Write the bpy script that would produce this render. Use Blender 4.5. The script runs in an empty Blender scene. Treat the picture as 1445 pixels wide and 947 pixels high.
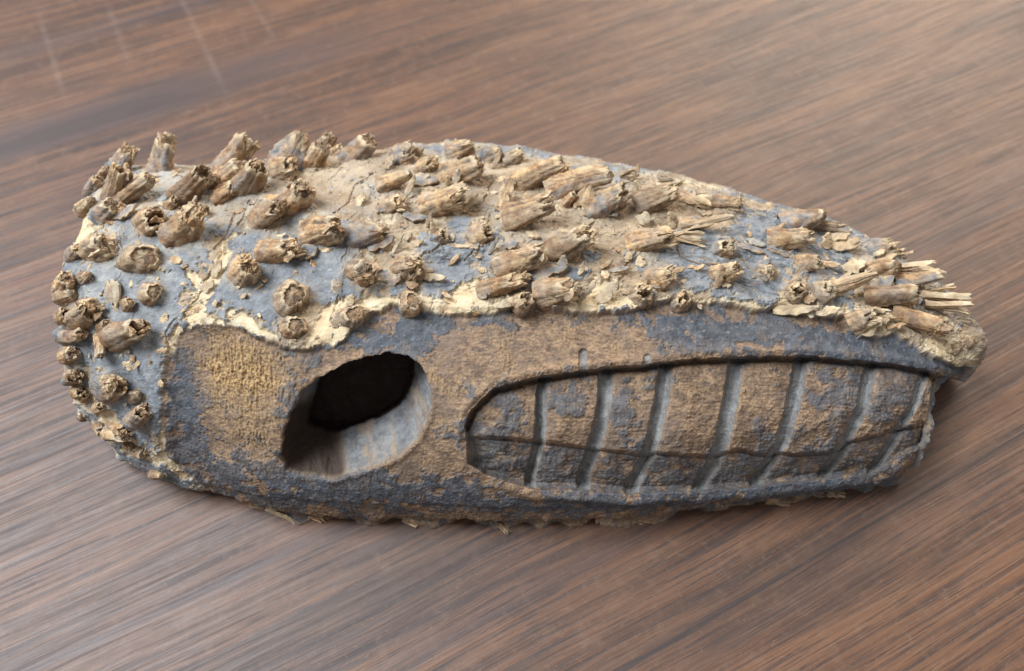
import bpy, math, random
import numpy as np

# ------------------------------------------------------------------ camera, world, lights, exposure
SC = bpy.context.scene
COL = SC.collection
TILT = math.radians(34.0)
FPX, DIST = 1085.0, 0.21
FWD = np.array([0, math.sin(TILT), -math.cos(TILT)])
UPV = np.array([0, math.cos(TILT), math.sin(TILT)])
CAM = np.array([0, 0, 0.03]) - DIST * FWD

cd = bpy.data.cameras.new('camera')
cam = bpy.data.objects.new('camera', cd)
COL.objects.link(cam)
cam.location = CAM
cam.rotation_euler = (TILT, 0, 0)
cd.sensor_width = 36.0
cd.lens = 36.0 * FPX / 1445.0
cd.clip_start, cd.clip_end = 0.005, 50
cd.dof.use_dof = True
cd.dof.focus_distance = 0.196
cd.dof.aperture_fstop = 10.5
SC.camera = cam

W = bpy.data.worlds.new('World')
SC.world = W
W.use_nodes = True
bg = W.node_tree.nodes['Background']
bg.inputs['Color'].default_value = (0.92, 0.95, 1.0, 1)
bg.inputs['Strength'].default_value = 0.31


def area(name, loc, target, size, energy, color):
    l = bpy.data.lights.new(name, 'AREA')
    l.shape = 'RECTANGLE'
    l.size, l.size_y = size
    l.energy = energy
    l.color = color
    o = bpy.data.objects.new(name, l)
    COL.objects.link(o)
    o.location = loc
    d = np.array(target) - np.array(loc)
    d = d / np.linalg.norm(d)
    from mathutils import Vector
    o.rotation_euler = Vector(d).to_track_quat('-Z', 'Y').to_euler()
    return o


area('window_light', (-0.72, 0.14, 1.15), (0, 0, 0), (0.72, 0.72), 29.0, (0.82, 0.91, 1.0))
area('room_light', (0.80, 1.50, 1.12), (0.05, 0.05, 0), (1.3, 1.0), 27.0, (1.0, 0.88, 0.74))

SC.view_settings.view_transform = 'Standard'
SC.view_settings.look = 'None'
SC.view_settings.exposure = 0.56
SC.view_settings.gamma = 1.0
SC.view_settings.use_curve_mapping = False

rng = np.random.default_rng(7)
random.seed(7)


# ------------------------------------------------------------------ drawing helpers
def project(P):
    r = P - CAM
    zc = r @ FWD
    return 722.5 + FPX * r[..., 0] / zc, 473.5 - FPX * (r @ UPV) / zc


def ray(u, v):
    d = np.array([(u - 722.5) / FPX, 0, 0]) + (473.5 - v) / FPX * UPV + FWD
    return d / np.linalg.norm(d)


def on_table(u, v, z=0.0):
    d = ray(u, v)
    return CAM + d * ((z - CAM[2]) / d[2])


_perm = rng.permutation(256).astype(np.int32)
_perm = np.concatenate([_perm, _perm, _perm])
_g = rng.normal(size=(256, 3)).astype(np.float32)
_g /= np.linalg.norm(_g, axis=1)[:, None]


def noise(P, scale, seed=0):
    """gradient noise in about -1..1; P (n,3) in millimetres, scale = mm per cell (scalar or triple)"""
    p = (np.asarray(P, np.float32) / np.asarray(scale, np.float32)) + np.float32(seed * 17.31 + 500.0)
    i = np.floor(p).astype(np.int32)
    f = p - i
    i &= 255
    w = f * f * f * (f * (f * 6 - 15) + 10)
    out = np.zeros(len(p), np.float32)
    for dx in (0, 1):
        ax = _perm[(i[:, 0] + dx) & 255]
        wx = w[:, 0] if dx else 1 - w[:, 0]
        for dy in (0, 1):
            ay = _perm[ax + ((i[:, 1] + dy) & 255)]
            wy = wx * (w[:, 1] if dy else 1 - w[:, 1])
            for dz in (0, 1):
                h = _perm[ay + ((i[:, 2] + dz) & 255)]
                gr = _g[h]
                dot = gr[:, 0] * (f[:, 0] - dx) + gr[:, 1] * (f[:, 1] - dy) + gr[:, 2] * (f[:, 2] - dz)
                out += wy * (w[:, 2] if dz else 1 - w[:, 2]) * dot
    return out * 1.6


def fbm(P, scale, octaves=4, seed=0, gain=0.5):
    s, a, tot = np.zeros(len(P), np.float32), 1.0, 0.0
    sc = np.asarray(scale, np.float32)
    for k in range(octaves):
        s += a * noise(P, sc / (2.03 ** k), seed + 3 * k)
        tot += a
        a *= gain
    return s / tot * 1.4


def sst(a, b, x):
    t = np.clip((x - a) / (b - a), 0, 1)
    return t * t * (3 - 2 * t)


def pchip(xs, ys, x):
    xs = np.array(xs, float)
    ys = np.array(ys, float)
    h = np.diff(xs)
    d = np.diff(ys) / h
    m = np.zeros_like(ys)
    m[1:-1] = np.where(d[:-1] * d[1:] > 0, 2 * d[:-1] * d[1:] / (d[:-1] + d[1:] + 1e-12), 0)
    m[0], m[-1] = d[0], d[-1]
    i = np.clip(np.searchsorted(xs, x) - 1, 0, len(h) - 1)
    t = (x - xs[i]) / h[i]
    return ((1 + 2 * t) * (1 - t) ** 2 * ys[i] + t * (1 - t) ** 2 * h[i] * m[i]
            + t * t * (3 - 2 * t) * ys[i + 1] + t * t * (t - 1) * h[i] * m[i + 1])


def seg_dist(U, V, pts, closed=False):
    """distance to a polyline, and position along it (index + fraction)"""
    pts = np.array(pts, np.float32)
    n = len(pts)
    best = np.full(U.shape, 1e9, np.float32)
    pos = np.zeros(U.shape, np.float32)
    for k in range(n if closed else n - 1):
        a, b = pts[k], pts[(k + 1) % n]
        e = b - a
        t = np.clip(((U - a[0]) * e[0] + (V - a[1]) * e[1]) / (e @ e + 1e-9), 0, 1)
        d = (U - a[0] - t * e[0]) ** 2 + (V - a[1] - t * e[1]) ** 2
        m = d < best
        best = np.where(m, d, best)
        pos = np.where(m, k + t, pos)
    return np.sqrt(best), pos


def inside(U, V, pts):
    pts = np.array(pts, np.float32)
    n = len(pts)
    r = np.zeros(U.shape, bool)
    j = n - 1
    for i in range(n):
        xi, yi = pts[i]
        xj, yj = pts[j]
        if yi != yj:
            c = ((yi > V) != (yj > V)) & (U < (xj - xi) * (V - yi) / (yj - yi) + xi)
            r ^= c
        j = i
    return r


def sdist(U, V, pts):
    """signed distance, positive inside"""
    d, _ = seg_dist(U, V, pts, True)
    return np.where(inside(U, V, pts), d, -d)


def blobs(U, V, lst):
    s = np.zeros(U.shape, np.float32)
    for (a, b, ru, rv, w) in lst:
        q = ((U - a) / ru) ** 2 + ((V - b) / rv) ** 2
        s += w * np.exp(-q)
    return s


def link(name, me, parent=None, mat=None):
    o = bpy.data.objects.new(name, me)
    COL.objects.link(o)
    if parent:
        o.parent = parent
    if mat:
        me.materials.append(mat)
    return o


def mesh_np(name, V, Fq, Ft=None, smooth=True, zone=None, zone2=None, normals=None):
    """mesh from numpy: quads Fq (n,4) and triangles Ft (n,3); positions in metres"""
    me = bpy.data.meshes.new(name)
    Fq = np.zeros((0, 4), np.int32) if Fq is None else np.asarray(Fq, np.int32).reshape(-1, 4)
    Ft = np.zeros((0, 3), np.int32) if Ft is None else np.asarray(Ft, np.int32).reshape(-1, 3)
    nq, nt = len(Fq), len(Ft)
    me.vertices.add(len(V))
    me.vertices.foreach_set('co', np.asarray(V, np.float32).ravel())
    me.loops.add(nq * 4 + nt * 3)
    me.loops.foreach_set('vertex_index', np.concatenate([Fq.ravel(), Ft.ravel()]))
    me.polygons.add(nq + nt)
    me.polygons.foreach_set('loop_start', np.concatenate([np.arange(nq) * 4, nq * 4 + np.arange(nt) * 3]).astype(np.int32))
    sm = np.full(nq + nt, bool(smooth)) if np.isscalar(smooth) else np.asarray(smooth, bool)
    me.polygons.foreach_set('use_smooth', sm)
    for nm, z in (('zone', zone), ('zone2', zone2)):
        if z is not None:
            at = me.attributes.new(nm, 'FLOAT_COLOR', 'POINT')
            c = np.ones((len(V), 4), np.float32)
            c[:, :3] = z
            at.data.foreach_set('color', c.ravel())
    me.update(calc_edges=True)
    me.validate()
    if normals is not None and len(me.vertices) == len(normals):
        me.normals_split_custom_set_from_vertices(np.asarray(normals, np.float32).tolist())
    return me


# ------------------------------------------------------------------ materials
class NT:
    def __init__(self, name):
        self.m = bpy.data.materials.new(name)
        self.m.use_nodes = True
        self.t = self.m.node_tree
        self.t.nodes.clear()
        self.out = self.n('ShaderNodeOutputMaterial')
        self.b = self.n('ShaderNodeBsdfPrincipled')
        self.t.links.new(self.b.outputs[0], self.out.inputs['Surface'])

    def n(self, typ, **kw):
        x = self.t.nodes.new(typ)
        for k, v in kw.items():
            setattr(x, k, v)
        return x

    def l(self, a, b):
        self.t.links.new(a, b)

    def put(self, sock, val):
        if hasattr(val, 'is_output'):
            self.l(val, sock)
        else:
            sock.default_value = val

    def noise(self, vec, scale, detail=4, rough=0.55, dist=0.0):
        x = self.n('ShaderNodeTexNoise')
        self.l(vec, x.inputs['Vector'])
        x.inputs['Scale'].default_value = scale
        x.inputs['Detail'].default_value = detail
        x.inputs['Roughness'].default_value = rough
        x.inputs['Distortion'].default_value = dist
        return x.outputs['Fac']

    def mapr(self, val, a, b, c=0.0, d=1.0):
        x = self.n('ShaderNodeMapRange')
        x.interpolation_type = 'SMOOTHSTEP'
        self.l(val, x.inputs['Value'])
        for i, q in zip(('From Min', 'From Max', 'To Min', 'To Max'), (a, b, c, d)):
            x.inputs[i].default_value = q
        return x.outputs['Result']

    def math(self, op, a, b=0.0):
        x = self.n('ShaderNodeMath', operation=op)
        self.put(x.inputs[0], a)
        self.put(x.inputs[1], b)
        return x.outputs[0]

    def mix(self, fac, a, b, blend='MIX'):
        x = self.n('ShaderNodeMix', data_type='RGBA', blend_type=blend)
        self.put(x.inputs[0], fac)
        for s, v in ((x.inputs[6], a), (x.inputs[7], b)):
            if isinstance(v, tuple):
                v = (*v[:3], 1)
            self.put(s, v)
        return x.outputs[2]

    def mapping(self, vec, rot=(0, 0, 0), scale=(1, 1, 1), loc=(0, 0, 0)):
        x = self.n('ShaderNodeMapping')
        self.l(vec, x.inputs['Vector'])
        x.inputs['Rotation'].default_value = rot
        x.inputs['Scale'].default_value = scale
        x.inputs['Location'].default_value = loc
        return x.outputs['Vector']

    def bump(self, h, dist, strength=1.0, prev=None):
        x = self.n('ShaderNodeBump')
        x.inputs['Strength'].default_value = strength
        x.inputs['Distance'].default_value = dist
        self.l(h, x.inputs['Height'])
        if prev:
            self.l(prev, x.inputs['Normal'])
        return x.outputs['Normal']

    def zones(self, attr):
        a = self.n('ShaderNodeAttribute', attribute_name=attr)
        s = self.n('ShaderNodeSeparateColor')
        self.l(a.outputs['Color'], s.inputs[0])
        return s.outputs


GRAIN = math.radians(27.7)


def table_material():
    t = NT('wood_grain_laminate')
    co = t.n('ShaderNodeTexCoord').outputs['Object']
    g = t.mapping(co, rot=(0, 0, -GRAIN))                       # x runs along the grain
    # a slow waver of the grain
    wv = t.noise(t.mapping(g, scale=(5, 12, 1)), 1.0, 2, 0.5)
    comb = t.n('ShaderNodeCombineXYZ')
    t.l(t.math('MULTIPLY', t.math('SUBTRACT', wv, 0.5), 0.010), comb.inputs['Y'])
    add = t.n('ShaderNodeVectorMath', operation='ADD')
    t.l(g, add.inputs[0])
    t.l(comb.outputs[0], add.inputs[1])
    gw = add.outputs[0]
    broad = t.noise(t.mapping(gw, scale=(4.5, 34, 1)), 1.0, 4, 0.6)
    mid = t.noise(t.mapping(gw, scale=(9, 190, 1)), 1.0, 5, 0.65)
    line = t.noise(t.mapping(gw, scale=(9, 470, 1)), 1.0, 3, 0.55)
    fine = t.noise(t.mapping(gw, scale=(26, 820, 1)), 1.0, 4, 0.65)
    pore = t.noise(t.mapping(gw, scale=(60, 1500, 1)), 1.0, 3, 0.6)
    blot = t.noise(t.mapping(g, scale=(75, 120, 1)), 1.0, 5, 0.72)
    cross = t.noise(t.mapping(g, scale=(260, 170, 1)), 1.0, 2, 0.5)
    red = t.noise(t.mapping(gw, scale=(6, 60, 1)), 1.0, 3, 0.6)
    grit = t.noise(t.mapping(g, scale=(600, 900, 1)), 1.0, 3, 0.7)
    c = t.mix(t.mapr(broad, 0.3, 0.7), (0.036, 0.016, 0.009), (0.120, 0.053, 0.027))
    c = t.mix(t.mapr(mid, 0.36, 0.70), c, (0.132, 0.062, 0.032))
    c = t.mix(t.mapr(red, 0.5, 0.8, 0, 0.5), c, (0.105, 0.038, 0.021))
    c = t.mix(t.mapr(blot, 0.46, 0.74, 0, 0.6), c, (0.135, 0.069, 0.040))
    c = t.mix(t.mapr(line, 0.48, 0.36, 0, 0.62), c, (0.034, 0.020, 0.016))
    c = t.mix(t.mapr(line, 0.55, 0.70, 0, 0.30), c, (0.170, 0.090, 0.052))
    c = t.mix(t.mapr(fine, 0.48, 0.36, 0, 0.75), c, (0.028, 0.016, 0.013))
    c = t.mix(t.mapr(pore, 0.45, 0.34, 0, 0.65), c, (0.020, 0.012, 0.011))
    c = t.mix(t.mapr(cross, 0.50, 0.80, 0, 0.22), c, (0.185, 0.108, 0.070))
    c = t.mix(t.mapr(grit, 0.55, 0.75, 0, 0.35), c, (0.200, 0.125, 0.088))
    # dark figure lines that run along the whole board
    sx = t.n('ShaderNodeSeparateXYZ')
    t.l(gw, sx.inputs[0])
    ca, sa = math.cos(-GRAIN), math.sin(-GRAIN)
    wob = t.math('MULTIPLY', t.math('SUBTRACT', mid, 0.5), 0.006)
    yy = t.math('ADD', sx.outputs['Y'], wob)

    def band(u, v, half, strength, colr, c, u0=None, u1=None):
        p = on_table(u, v)
        gx, gy = p[0] * ca - p[1] * sa, p[0] * sa + p[1] * ca
        d = t.math('ABSOLUTE', t.math('SUBTRACT', yy, float(gy)))
        f = t.mapr(d, half, 0.0, 0, strength)
        if u0 is not None:
            w = t.mapr(t.math('ABSOLUTE', t.math('SUBTRACT', sx.outputs['X'], float(gx))), u0, u0 * 0.35)
            f = t.math('MULTIPLY', f, w)
        f = t.math('MULTIPLY', f, t.mapr(fine, 0.25, 0.6, 0.45, 1.0))
        return t.mix(f, c, colr)
    # one fine dark joint line of the figure
    p = on_table(1100, 815)
    gs_ = t.n('ShaderNodeSeparateXYZ')
    t.l(g, gs_.inputs[0])
    dd = t.math('ABSOLUTE', t.math('SUBTRACT', t.math('ADD', gs_.outputs['Y'], t.math('MULTIPLY', t.math('SUBTRACT', line, 0.5), 0.0012)), float(p[0] * sa + p[1] * ca)))
    c = t.mix(t.math('MULTIPLY', t.mapr(dd, 0.0009, 0.0002, 0, 0.85), t.mapr(blot, 0.3, 0.55, 0.5, 1.0)), c, (0.016, 0.011, 0.010))
    c = t.mix(t.mapr(dd, 0.006, 0.0, 0, 0.35), c, (0.030, 0.019, 0.016))
    fig = t.noise(t.mapping(gw, scale=(7, 55, 1)), 1.0, 5, 0.7, 0.6)
    c = t.mix(t.mapr(fig, 0.50, 0.36, 0, 0.55), c, (0.034, 0.018, 0.013))
    c = t.mix(t.mapr(fig, 0.56, 0.72, 0, 0.40), c, (0.190, 0.098, 0.055))
    dk, bk = (0.050, 0.032, 0.030), (0.030, 0.020, 0.019)
    c = band(1300, 745, 0.005, 0.25, dk, c)
    c = band(120, 165, 0.016, 0.85, dk, c, 0.17)
    c = band(40, 205, 0.010, 0.8, bk, c, 0.10)
    c = band(60, 65, 0.009, 0.6, dk, c, 0.16)
    c = band(250, 150, 0.006, 0.5, dk, c, 0.14)
    c = band(1330, 300, 0.014, 0.45, dk, c, 0.10)
    c = band(700, 860, 0.004, 0.4, dk, c)
    c = band(300, 830, 0.003, 0.5, dk, c)
    # window bar reflections painted as pale lines across the grain, far left corner
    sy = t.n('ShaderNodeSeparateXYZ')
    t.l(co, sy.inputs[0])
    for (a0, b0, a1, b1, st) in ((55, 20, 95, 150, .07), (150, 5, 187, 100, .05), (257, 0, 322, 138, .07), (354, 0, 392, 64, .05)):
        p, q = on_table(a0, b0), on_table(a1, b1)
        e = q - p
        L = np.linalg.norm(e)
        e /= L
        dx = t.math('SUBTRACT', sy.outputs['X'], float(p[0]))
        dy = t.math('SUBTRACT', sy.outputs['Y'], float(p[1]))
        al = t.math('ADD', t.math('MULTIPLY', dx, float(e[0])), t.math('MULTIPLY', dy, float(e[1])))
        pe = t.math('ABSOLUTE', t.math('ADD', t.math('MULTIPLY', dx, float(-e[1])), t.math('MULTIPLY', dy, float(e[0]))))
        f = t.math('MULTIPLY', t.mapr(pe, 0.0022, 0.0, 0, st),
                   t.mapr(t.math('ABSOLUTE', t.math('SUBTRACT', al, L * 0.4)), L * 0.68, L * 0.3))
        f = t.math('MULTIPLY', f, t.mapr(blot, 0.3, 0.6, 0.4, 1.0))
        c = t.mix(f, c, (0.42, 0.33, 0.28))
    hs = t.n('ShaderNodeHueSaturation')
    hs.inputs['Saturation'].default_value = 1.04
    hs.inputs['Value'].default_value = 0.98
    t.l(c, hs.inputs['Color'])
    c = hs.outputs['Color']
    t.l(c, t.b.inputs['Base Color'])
    r = t.mapr(fine, 0.3, 0.7, 0.60, 0.48)
    t.l(r, t.b.inputs['Roughness'])
    t.b.inputs['IOR'].default_value = 1.5
    h = t.math('ADD', t.math('MULTIPLY', line, 0.9), t.math('ADD', t.math('MULTIPLY', fine, 0.8), t.math('MULTIPLY', blot, 0.25)))
    t.l(t.bump(h, 0.0006, 0.38), t.b.inputs['Normal'])
    return t.m


def root_material(name, stub=False):
    """weathered root: zone R grey skin, G pale inner layer, B carved brown face; zone2 R golden fibre, G dust, B dark"""
    t = NT(name)
    co = t.n('ShaderNodeTexCoord').outputs['Object']
    R, G, B = (t.zones('zone')[i] for i in range(3))
    z2 = t.zones('zone2')
    R2, G2, B2 = z2[0], z2[1], z2[2]
    n1 = t.noise(co, 90, 5, 0.6)
    n2 = t.noise(co, 380, 5, 0.65)
    n3 = t.noise(co, 1500, 4, 0.65)
    fib = t.noise(t.mapping(co, scale=(800, 1700, 1700)), 1.0, 4, 0.65)
    fl = t.noise(t.mapping(co, scale=(260, 700, 700)), 1.0, 5, 0.7)
    speck = t.noise(co, 900, 2, 0.5)
    base = t.mix(t.mapr(n1, 0.35, 0.65), (0.225, 0.160, 0.100), (0.370, 0.275, 0.180))        # dusty root bark
    base = t.mix(t.mapr(n2, 0.48, 0.75, 0, 0.7), base, (0.215, 0.130, 0.070))
    if stub:
        oi = t.n('ShaderNodeObjectInfo').outputs['Random']
        base = t.mix(t.mapr(n2, 0.30, 0.68), (0.195, 0.082, 0.030), (0.620, 0.375, 0.175))
        base = t.mix(t.mapr(n1, 0.50, 0.70, 0, 0.6), base, (0.330, 0.270, 0.200))
        base = t.mix(t.mapr(fib, 0.55, 0.75, 0, 0.5), base, (0.520, 0.360, 0.200))
        base = t.mix(t.math('MULTIPLY', t.math('POWER', oi, 1.5), 0.85), base, (0.150, 0.080, 0.042))
        base = t.mix(t.mapr(n3, 0.50, 0.30, 0, 0.55), base, (0.085, 0.043, 0.022))
    cream = t.mix(t.mapr(n2, 0.3, 0.7), (0.450, 0.330, 0.190), (0.600, 0.480, 0.310))
    cream = t.mix(t.mapr(n1, 0.5, 0.75, 0, 0.6), cream, (0.44, 0.29, 0.15))
    brown = t.mix(t.mapr(n2, 0.3, 0.68), (0.108, 0.063, 0.037), (0.270, 0.170, 0.100))
    brown = t.mix(t.mapr(fib, 0.42, 0.70, 0, 0.75), brown, (0.390, 0.255, 0.150))
    brown = t.mix(t.mapr(fl, 0.52, 0.36, 0, 0.7), brown, (0.075, 0.048, 0.036))
    brown = t.mix(t.mapr(n3, 0.48, 0.30, 0, 0.8), brown, (0.048, 0.028, 0.020))
    brown = t.mix(t.mapr(n1, 0.45, 0.68, 0, 0.7), brown, (0.150, 0.105, 0.078))
    brown = t.mix(t.mapr(n1, 0.46, 0.30, 0, 0.6), brown, (0.085, 0.055, 0.040))
    brown = t.mix(t.mapr(fl, 0.60, 0.72, 0, 0.5), brown, (0.280, 0.145, 0.070))
    gold = t.mix(t.mapr(n3, 0.33, 0.66), (0.105, 0.055, 0.026), (0.440, 0.275, 0.120))
    grey = t.mix(t.mapr(n2, 0.28, 0.7), (0.096, 0.100, 0.107), (0.205, 0.207, 0.211))
    grey = t.mix(t.mapr(n1, 0.52, 0.75, 0, 0.45), grey, (0.255, 0.250, 0.235))
    grey = t.mix(t.mapr(speck, 0.62, 0.72, 0, 0.5), grey, (0.33, 0.34, 0.35))
    dgrey = t.mix(t.mapr(n2, 0.3, 0.7), (0.030, 0.032, 0.038), (0.088, 0.092, 0.104))
    dgrey = t.mix(t.mapr(speck, 0.60, 0.72, 0, 0.5), dgrey, (0.21, 0.20, 0.19))
    dust = t.mix(t.mapr(n2, 0.3, 0.7), (0.225, 0.222, 0.212), (0.340, 0.325, 0.295))
    c = t.mix(G, base, cream)
    c = t.mix(B, c, brown)
    c = t.mix(R2, c, gold)
    gr = t.mix(t.math('MULTIPLY', B, 0.9), grey, dgrey)
    c = t.mix(R, c, gr)
    c = t.mix(t.math('MULTIPLY', G2, t.mapr(n2, 0.25, 0.6, 0.45, 0.95)), c, dust)
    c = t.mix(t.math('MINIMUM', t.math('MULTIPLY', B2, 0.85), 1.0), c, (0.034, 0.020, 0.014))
    t.l(c, t.b.inputs['Base Color'])
    t.l(t.mapr(n2, 0.3, 0.7, 0.62, 0.88), t.b.inputs['Roughness'])
    t.b.inputs['Specular IOR Level'].default_value = 0.35
    nb = t.bump(t.math('ADD', n2, t.math('MULTIPLY', fib, 0.6)), 0.0008, 0.55)
    nb = t.bump(n3, 0.0004, 0.4, nb)
    t.l(nb, t.b.inputs['Normal'])
    return t.m


M_TABLE = table_material()
M_ROOT = root_material('weathered_root_skin')
M_STUB = root_material('broken_root_fibre', stub=True)

# ------------------------------------------------------------------ table
def build_table():
    hx, hy, th, r = 0.62, 0.55, 0.028, 0.004
    x0, x1, y0, y1 = -hx, hx, -0.36, 0.74
    prof = [(0, -r), (r * 0.3, -r * 0.3), (r, 0)]
    V, Fq = [], []
    loops = []
    for (ins, z) in [(r, -th), (0, -th + r)] + prof:
        i0 = len(V)
        V += [(x0 + ins, y0 + ins, z), (x1 - ins, y0 + ins, z), (x1 - ins, y1 - ins, z), (x0 + ins, y1 - ins, z)]
        loops.append(i0)
    for a, b in zip(loops[:-1], loops[1:]):
        for k in range(4):
            Fq.append((a + k, a + (k + 1) % 4, b + (k + 1) % 4, b + k))
    Fq.append((loops[-1], loops[-1] + 1, loops[-1] + 2, loops[-1] + 3))
    Fq.append((3, 2, 1, 0))
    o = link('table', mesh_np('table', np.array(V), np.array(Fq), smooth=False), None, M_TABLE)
    o['label'] = 'brown wood grain tabletop with dark streaks under the carved root'
    o['category'] = 'table'
    return o


build_table()

# ------------------------------------------------------------------ the carved root: base dome (mm)
NS_MID, NS_END, NT_ = 1230, 46, 660
ncx = [-137, -126, -118.6, -111, -101.6, -84, -63, -49, -26, -4, 21, 35, 54.5, 81, 103, 112, 118, 125, 131, 137]
ncy = [8, -9.5, -17.5, -23.3, -29, -35.3, -42.8, -44, -44.5, -45.3, -44.9, -44.2, -41, -37.2, -34, -29.5, -21, -10, -3, 4]
fcx = [-137, -130, -120, -110, -100, -90, -70, -50, -30, -15, 0, 20, 40, 60, 70, 80, 90, 100, 110, 120, 130, 137]
fcy = [66, 69.5, 73, 73.5, 73.6, 74.5, 78, 82, 85, 86, 84.4, 79.5, 74.5, 69, 64.8, 61, 58.5, 55, 47.2, 36.6, 19.6, 9]
hcx, hcy = [-136, -100, -60, 0, 40, 80, 110, 128, 140], [44, 47, 48, 47, 45, 40, 33, 27, 22]


def base_dome():
    xl, xr = -115.6, 124.0
    LE, RE = 11.0, 14.0
    psi = np.linspace(math.pi / 2, 0, NS_END, endpoint=False)
    xs_l = xl - LE * np.sin(psi) ** (2 / 2.6)
    e_l = np.cos(psi) ** (2 / 2.6)
    psr = np.linspace(0, math.pi / 2, NS_END + 1)[1:]
    xs_r = xr + RE * np.sin(psr) ** (2 / 2.3)
    e_r = np.cos(psr) ** (2 / 2.3)
    xs = np.concatenate([xs_l, np.linspace(xl, xr, NS_MID), xs_r])
    e = np.concatenate([e_l, np.ones(NS_MID), e_r])
    yn, yf, H = pchip(ncx, ncy, xs), pchip(fcx, fcy, xs), pchip(hcx, hcy, xs)
    side = np.where(xs < 0, 0.30, 0.45)
    yc = (yn + yf) / 2
    hw = (yf - yn) / 2 * (1 - side * (1 - e) ** 1.5)
    H = H * e
    # equal arc length samples of the section, few behind
    a = np.linspace(0, math.pi, 4000)
    n = 2.3
    cy = np.sign(np.cos(a)) * np.abs(np.cos(a)) ** (2 / n)
    sz = np.abs(np.sin(a)) ** (2 / n)
    s = np.concatenate([[0], np.cumsum(np.hypot(np.diff(cy) * 58, np.diff(sz) * 45))])
    s /= s[-1]
    nb = int(NT_ * 0.88)
    tau = np.concatenate([np.linspace(0, 0.80, nb, endpoint=False), np.linspace(0.80, 1, NT_ - nb)])
    cy, sz = np.interp(tau, s, cy), np.interp(tau, s, sz)
    P = np.empty((len(xs), NT_, 3))
    P[..., 0] = xs[:, None]
    P[..., 1] = yc[:, None] - hw[:, None] * cy[None]
    P[..., 2] = H[:, None] * sz[None]
    return P


def grid_normals(P):
    du = np.gradient(P, axis=0)
    dv = np.gradient(P, axis=1)
    N = np.cross(du, dv)
    N /= np.linalg.norm(N, axis=2)[..., None] + 1e-12
    return N


PB = base_dome()
NB = grid_normals(PB)
GS, GT = PB.shape[:2]
Pf = PB.reshape(-1, 3).astype(np.float32)
Nf = NB.reshape(-1, 3).astype(np.float32)
VD = CAM * 1000 - Pf
VD /= np.linalg.norm(VD, axis=1)[:, None]
FAC = np.einsum('ij,ij->i', VD, Nf)
VIS = sst(0.02, 0.16, FAC).astype(np.float32)
U, V = project(Pf.astype(np.float64) / 1000)
U, V = U.astype(np.float32), V.astype(np.float32)
MMPX = (np.linalg.norm(CAM * 1000 - Pf, axis=1) / FPX)

# traced outlines, drawn on the unrolled face of the dome
def c7(*p): return [(x / 2.96 + 640, y / 2.96 + 460) for x, y in p]
def c8(*p): return [(x / 3.157 + 980, y / 3.157 + 460) for x, y in p]
def c6(*p): return [(x / 2.785 + 360, y / 2.785 + 440) for x, y in p]


CARVED = [(232, 640), (228, 560), (238, 505), (258, 470), (290, 452), (330, 460), (380, 482), (430, 492), (480, 482), (512, 455), (550, 432),
          (600, 440), (650, 444), (700, 438), (760, 432), (830, 442), (900, 434), (950, 425), (1010, 430), (1060, 440), (1110, 432), (1150, 447),
          (1190, 450), (1212, 474), (1262, 468), (1292, 490), (1322, 506), (1360, 518), (1420, 520), (1420, 780), (380, 790), (300, 700), (258, 662)]
RECESS = (c7((60, 420), (90, 350), (180, 262), (340, 212), (500, 190), (620, 172), (780, 160), (920, 142)) +
          c8((0, 140), (160, 133), (470, 128), (560, 132), (780, 152), (900, 164), (1060, 194), (1150, 235)) +
          [(1400, 545), (1370, 620), (1310, 636)] + c8((950, 560), (800, 640), (600, 662), (300, 697), (0, 717)) +
          c7((740, 682), (530, 668), (340, 664), (150, 606), (80, 560)))
GROOVES = [c7((378, 205), (375, 250), (372, 330), (368, 420), (360, 500), (340, 590), (322, 655)),
           c7((648, 170), (645, 220), (635, 330), (615, 440), (590, 530), (550, 645)),
           c7((896, 150), (893, 180), (875, 330), (850, 450), (815, 560), (750, 690)),
           c8((205, 140), (200, 170), (165, 380), (130, 540), (90, 640), (30, 722)),
           c8((493, 135), (490, 165), (450, 380), (400, 540), (350, 620), (290, 700)),
           c8((803, 155), (800, 190), (760, 380), (700, 510), (650, 600), (592, 665)),
           c8((1046, 195), (1040, 235), (1000, 340), (930, 480), (870, 570), (812, 645))]
GW = [9.0, 11.5, 12.0, 12.5, 12.0, 11.0, 9.5]
SPLIT = (c7((110, 450), (350, 470), (560, 500), (640, 510), (780, 530), (860, 522), (1080, 540)) +
         c8((180, 545), (300, 565), (380, 560), (450, 570), (640, 550), (700, 510), (820, 480), (930, 450), (1000, 440), (1080, 420)))
SPLIT = [(x, y + 7) for x, y in SPLIT]
RECESS = [(x - (6 if x < 720 else 0), y + (10 if k >= 19 else 0)) for k, (x, y) in enumerate(RECESS)]
EYE = c6((108, 655), (82, 600), (92, 500), (128, 405), (170, 318), (230, 265), (330, 212), (430, 176), (520, 160), (590, 173), (640, 202),
         (672, 250), (690, 310), (692, 380), (675, 440), (640, 510), (590, 560), (500, 612), (400, 650), (300, 676), (200, 672))
CREASES = [[(345, 300), (325, 335), (318, 352), (300, 382), (286, 402)], [(527, 248), (518, 275), (505, 300), (492, 318)],
           [(492, 345), (482, 380), (476, 420), (470, 455)], [(438, 250), (470, 240), (495, 232)], [(895, 360), (878, 385), (868, 405), (852, 432)],
           [(700, 255), (682, 290), (678, 318)], [(245, 510), (238, 470), (258, 440), (282, 415), (296, 400)], [(655, 372), (690, 350), (705, 345)],
           [(170, 320), (178, 360), (170, 395), (150, 420)], [(962, 330), (958, 352), (975, 368), (1010, 374)], [(1075, 345), (1110, 358), (1140, 350)],
           [(980, 350), (1015, 352), (1050, 372)], [(560, 395), (600, 360), (640, 345)], [(520, 410), (540, 400), (560, 402)]]


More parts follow.
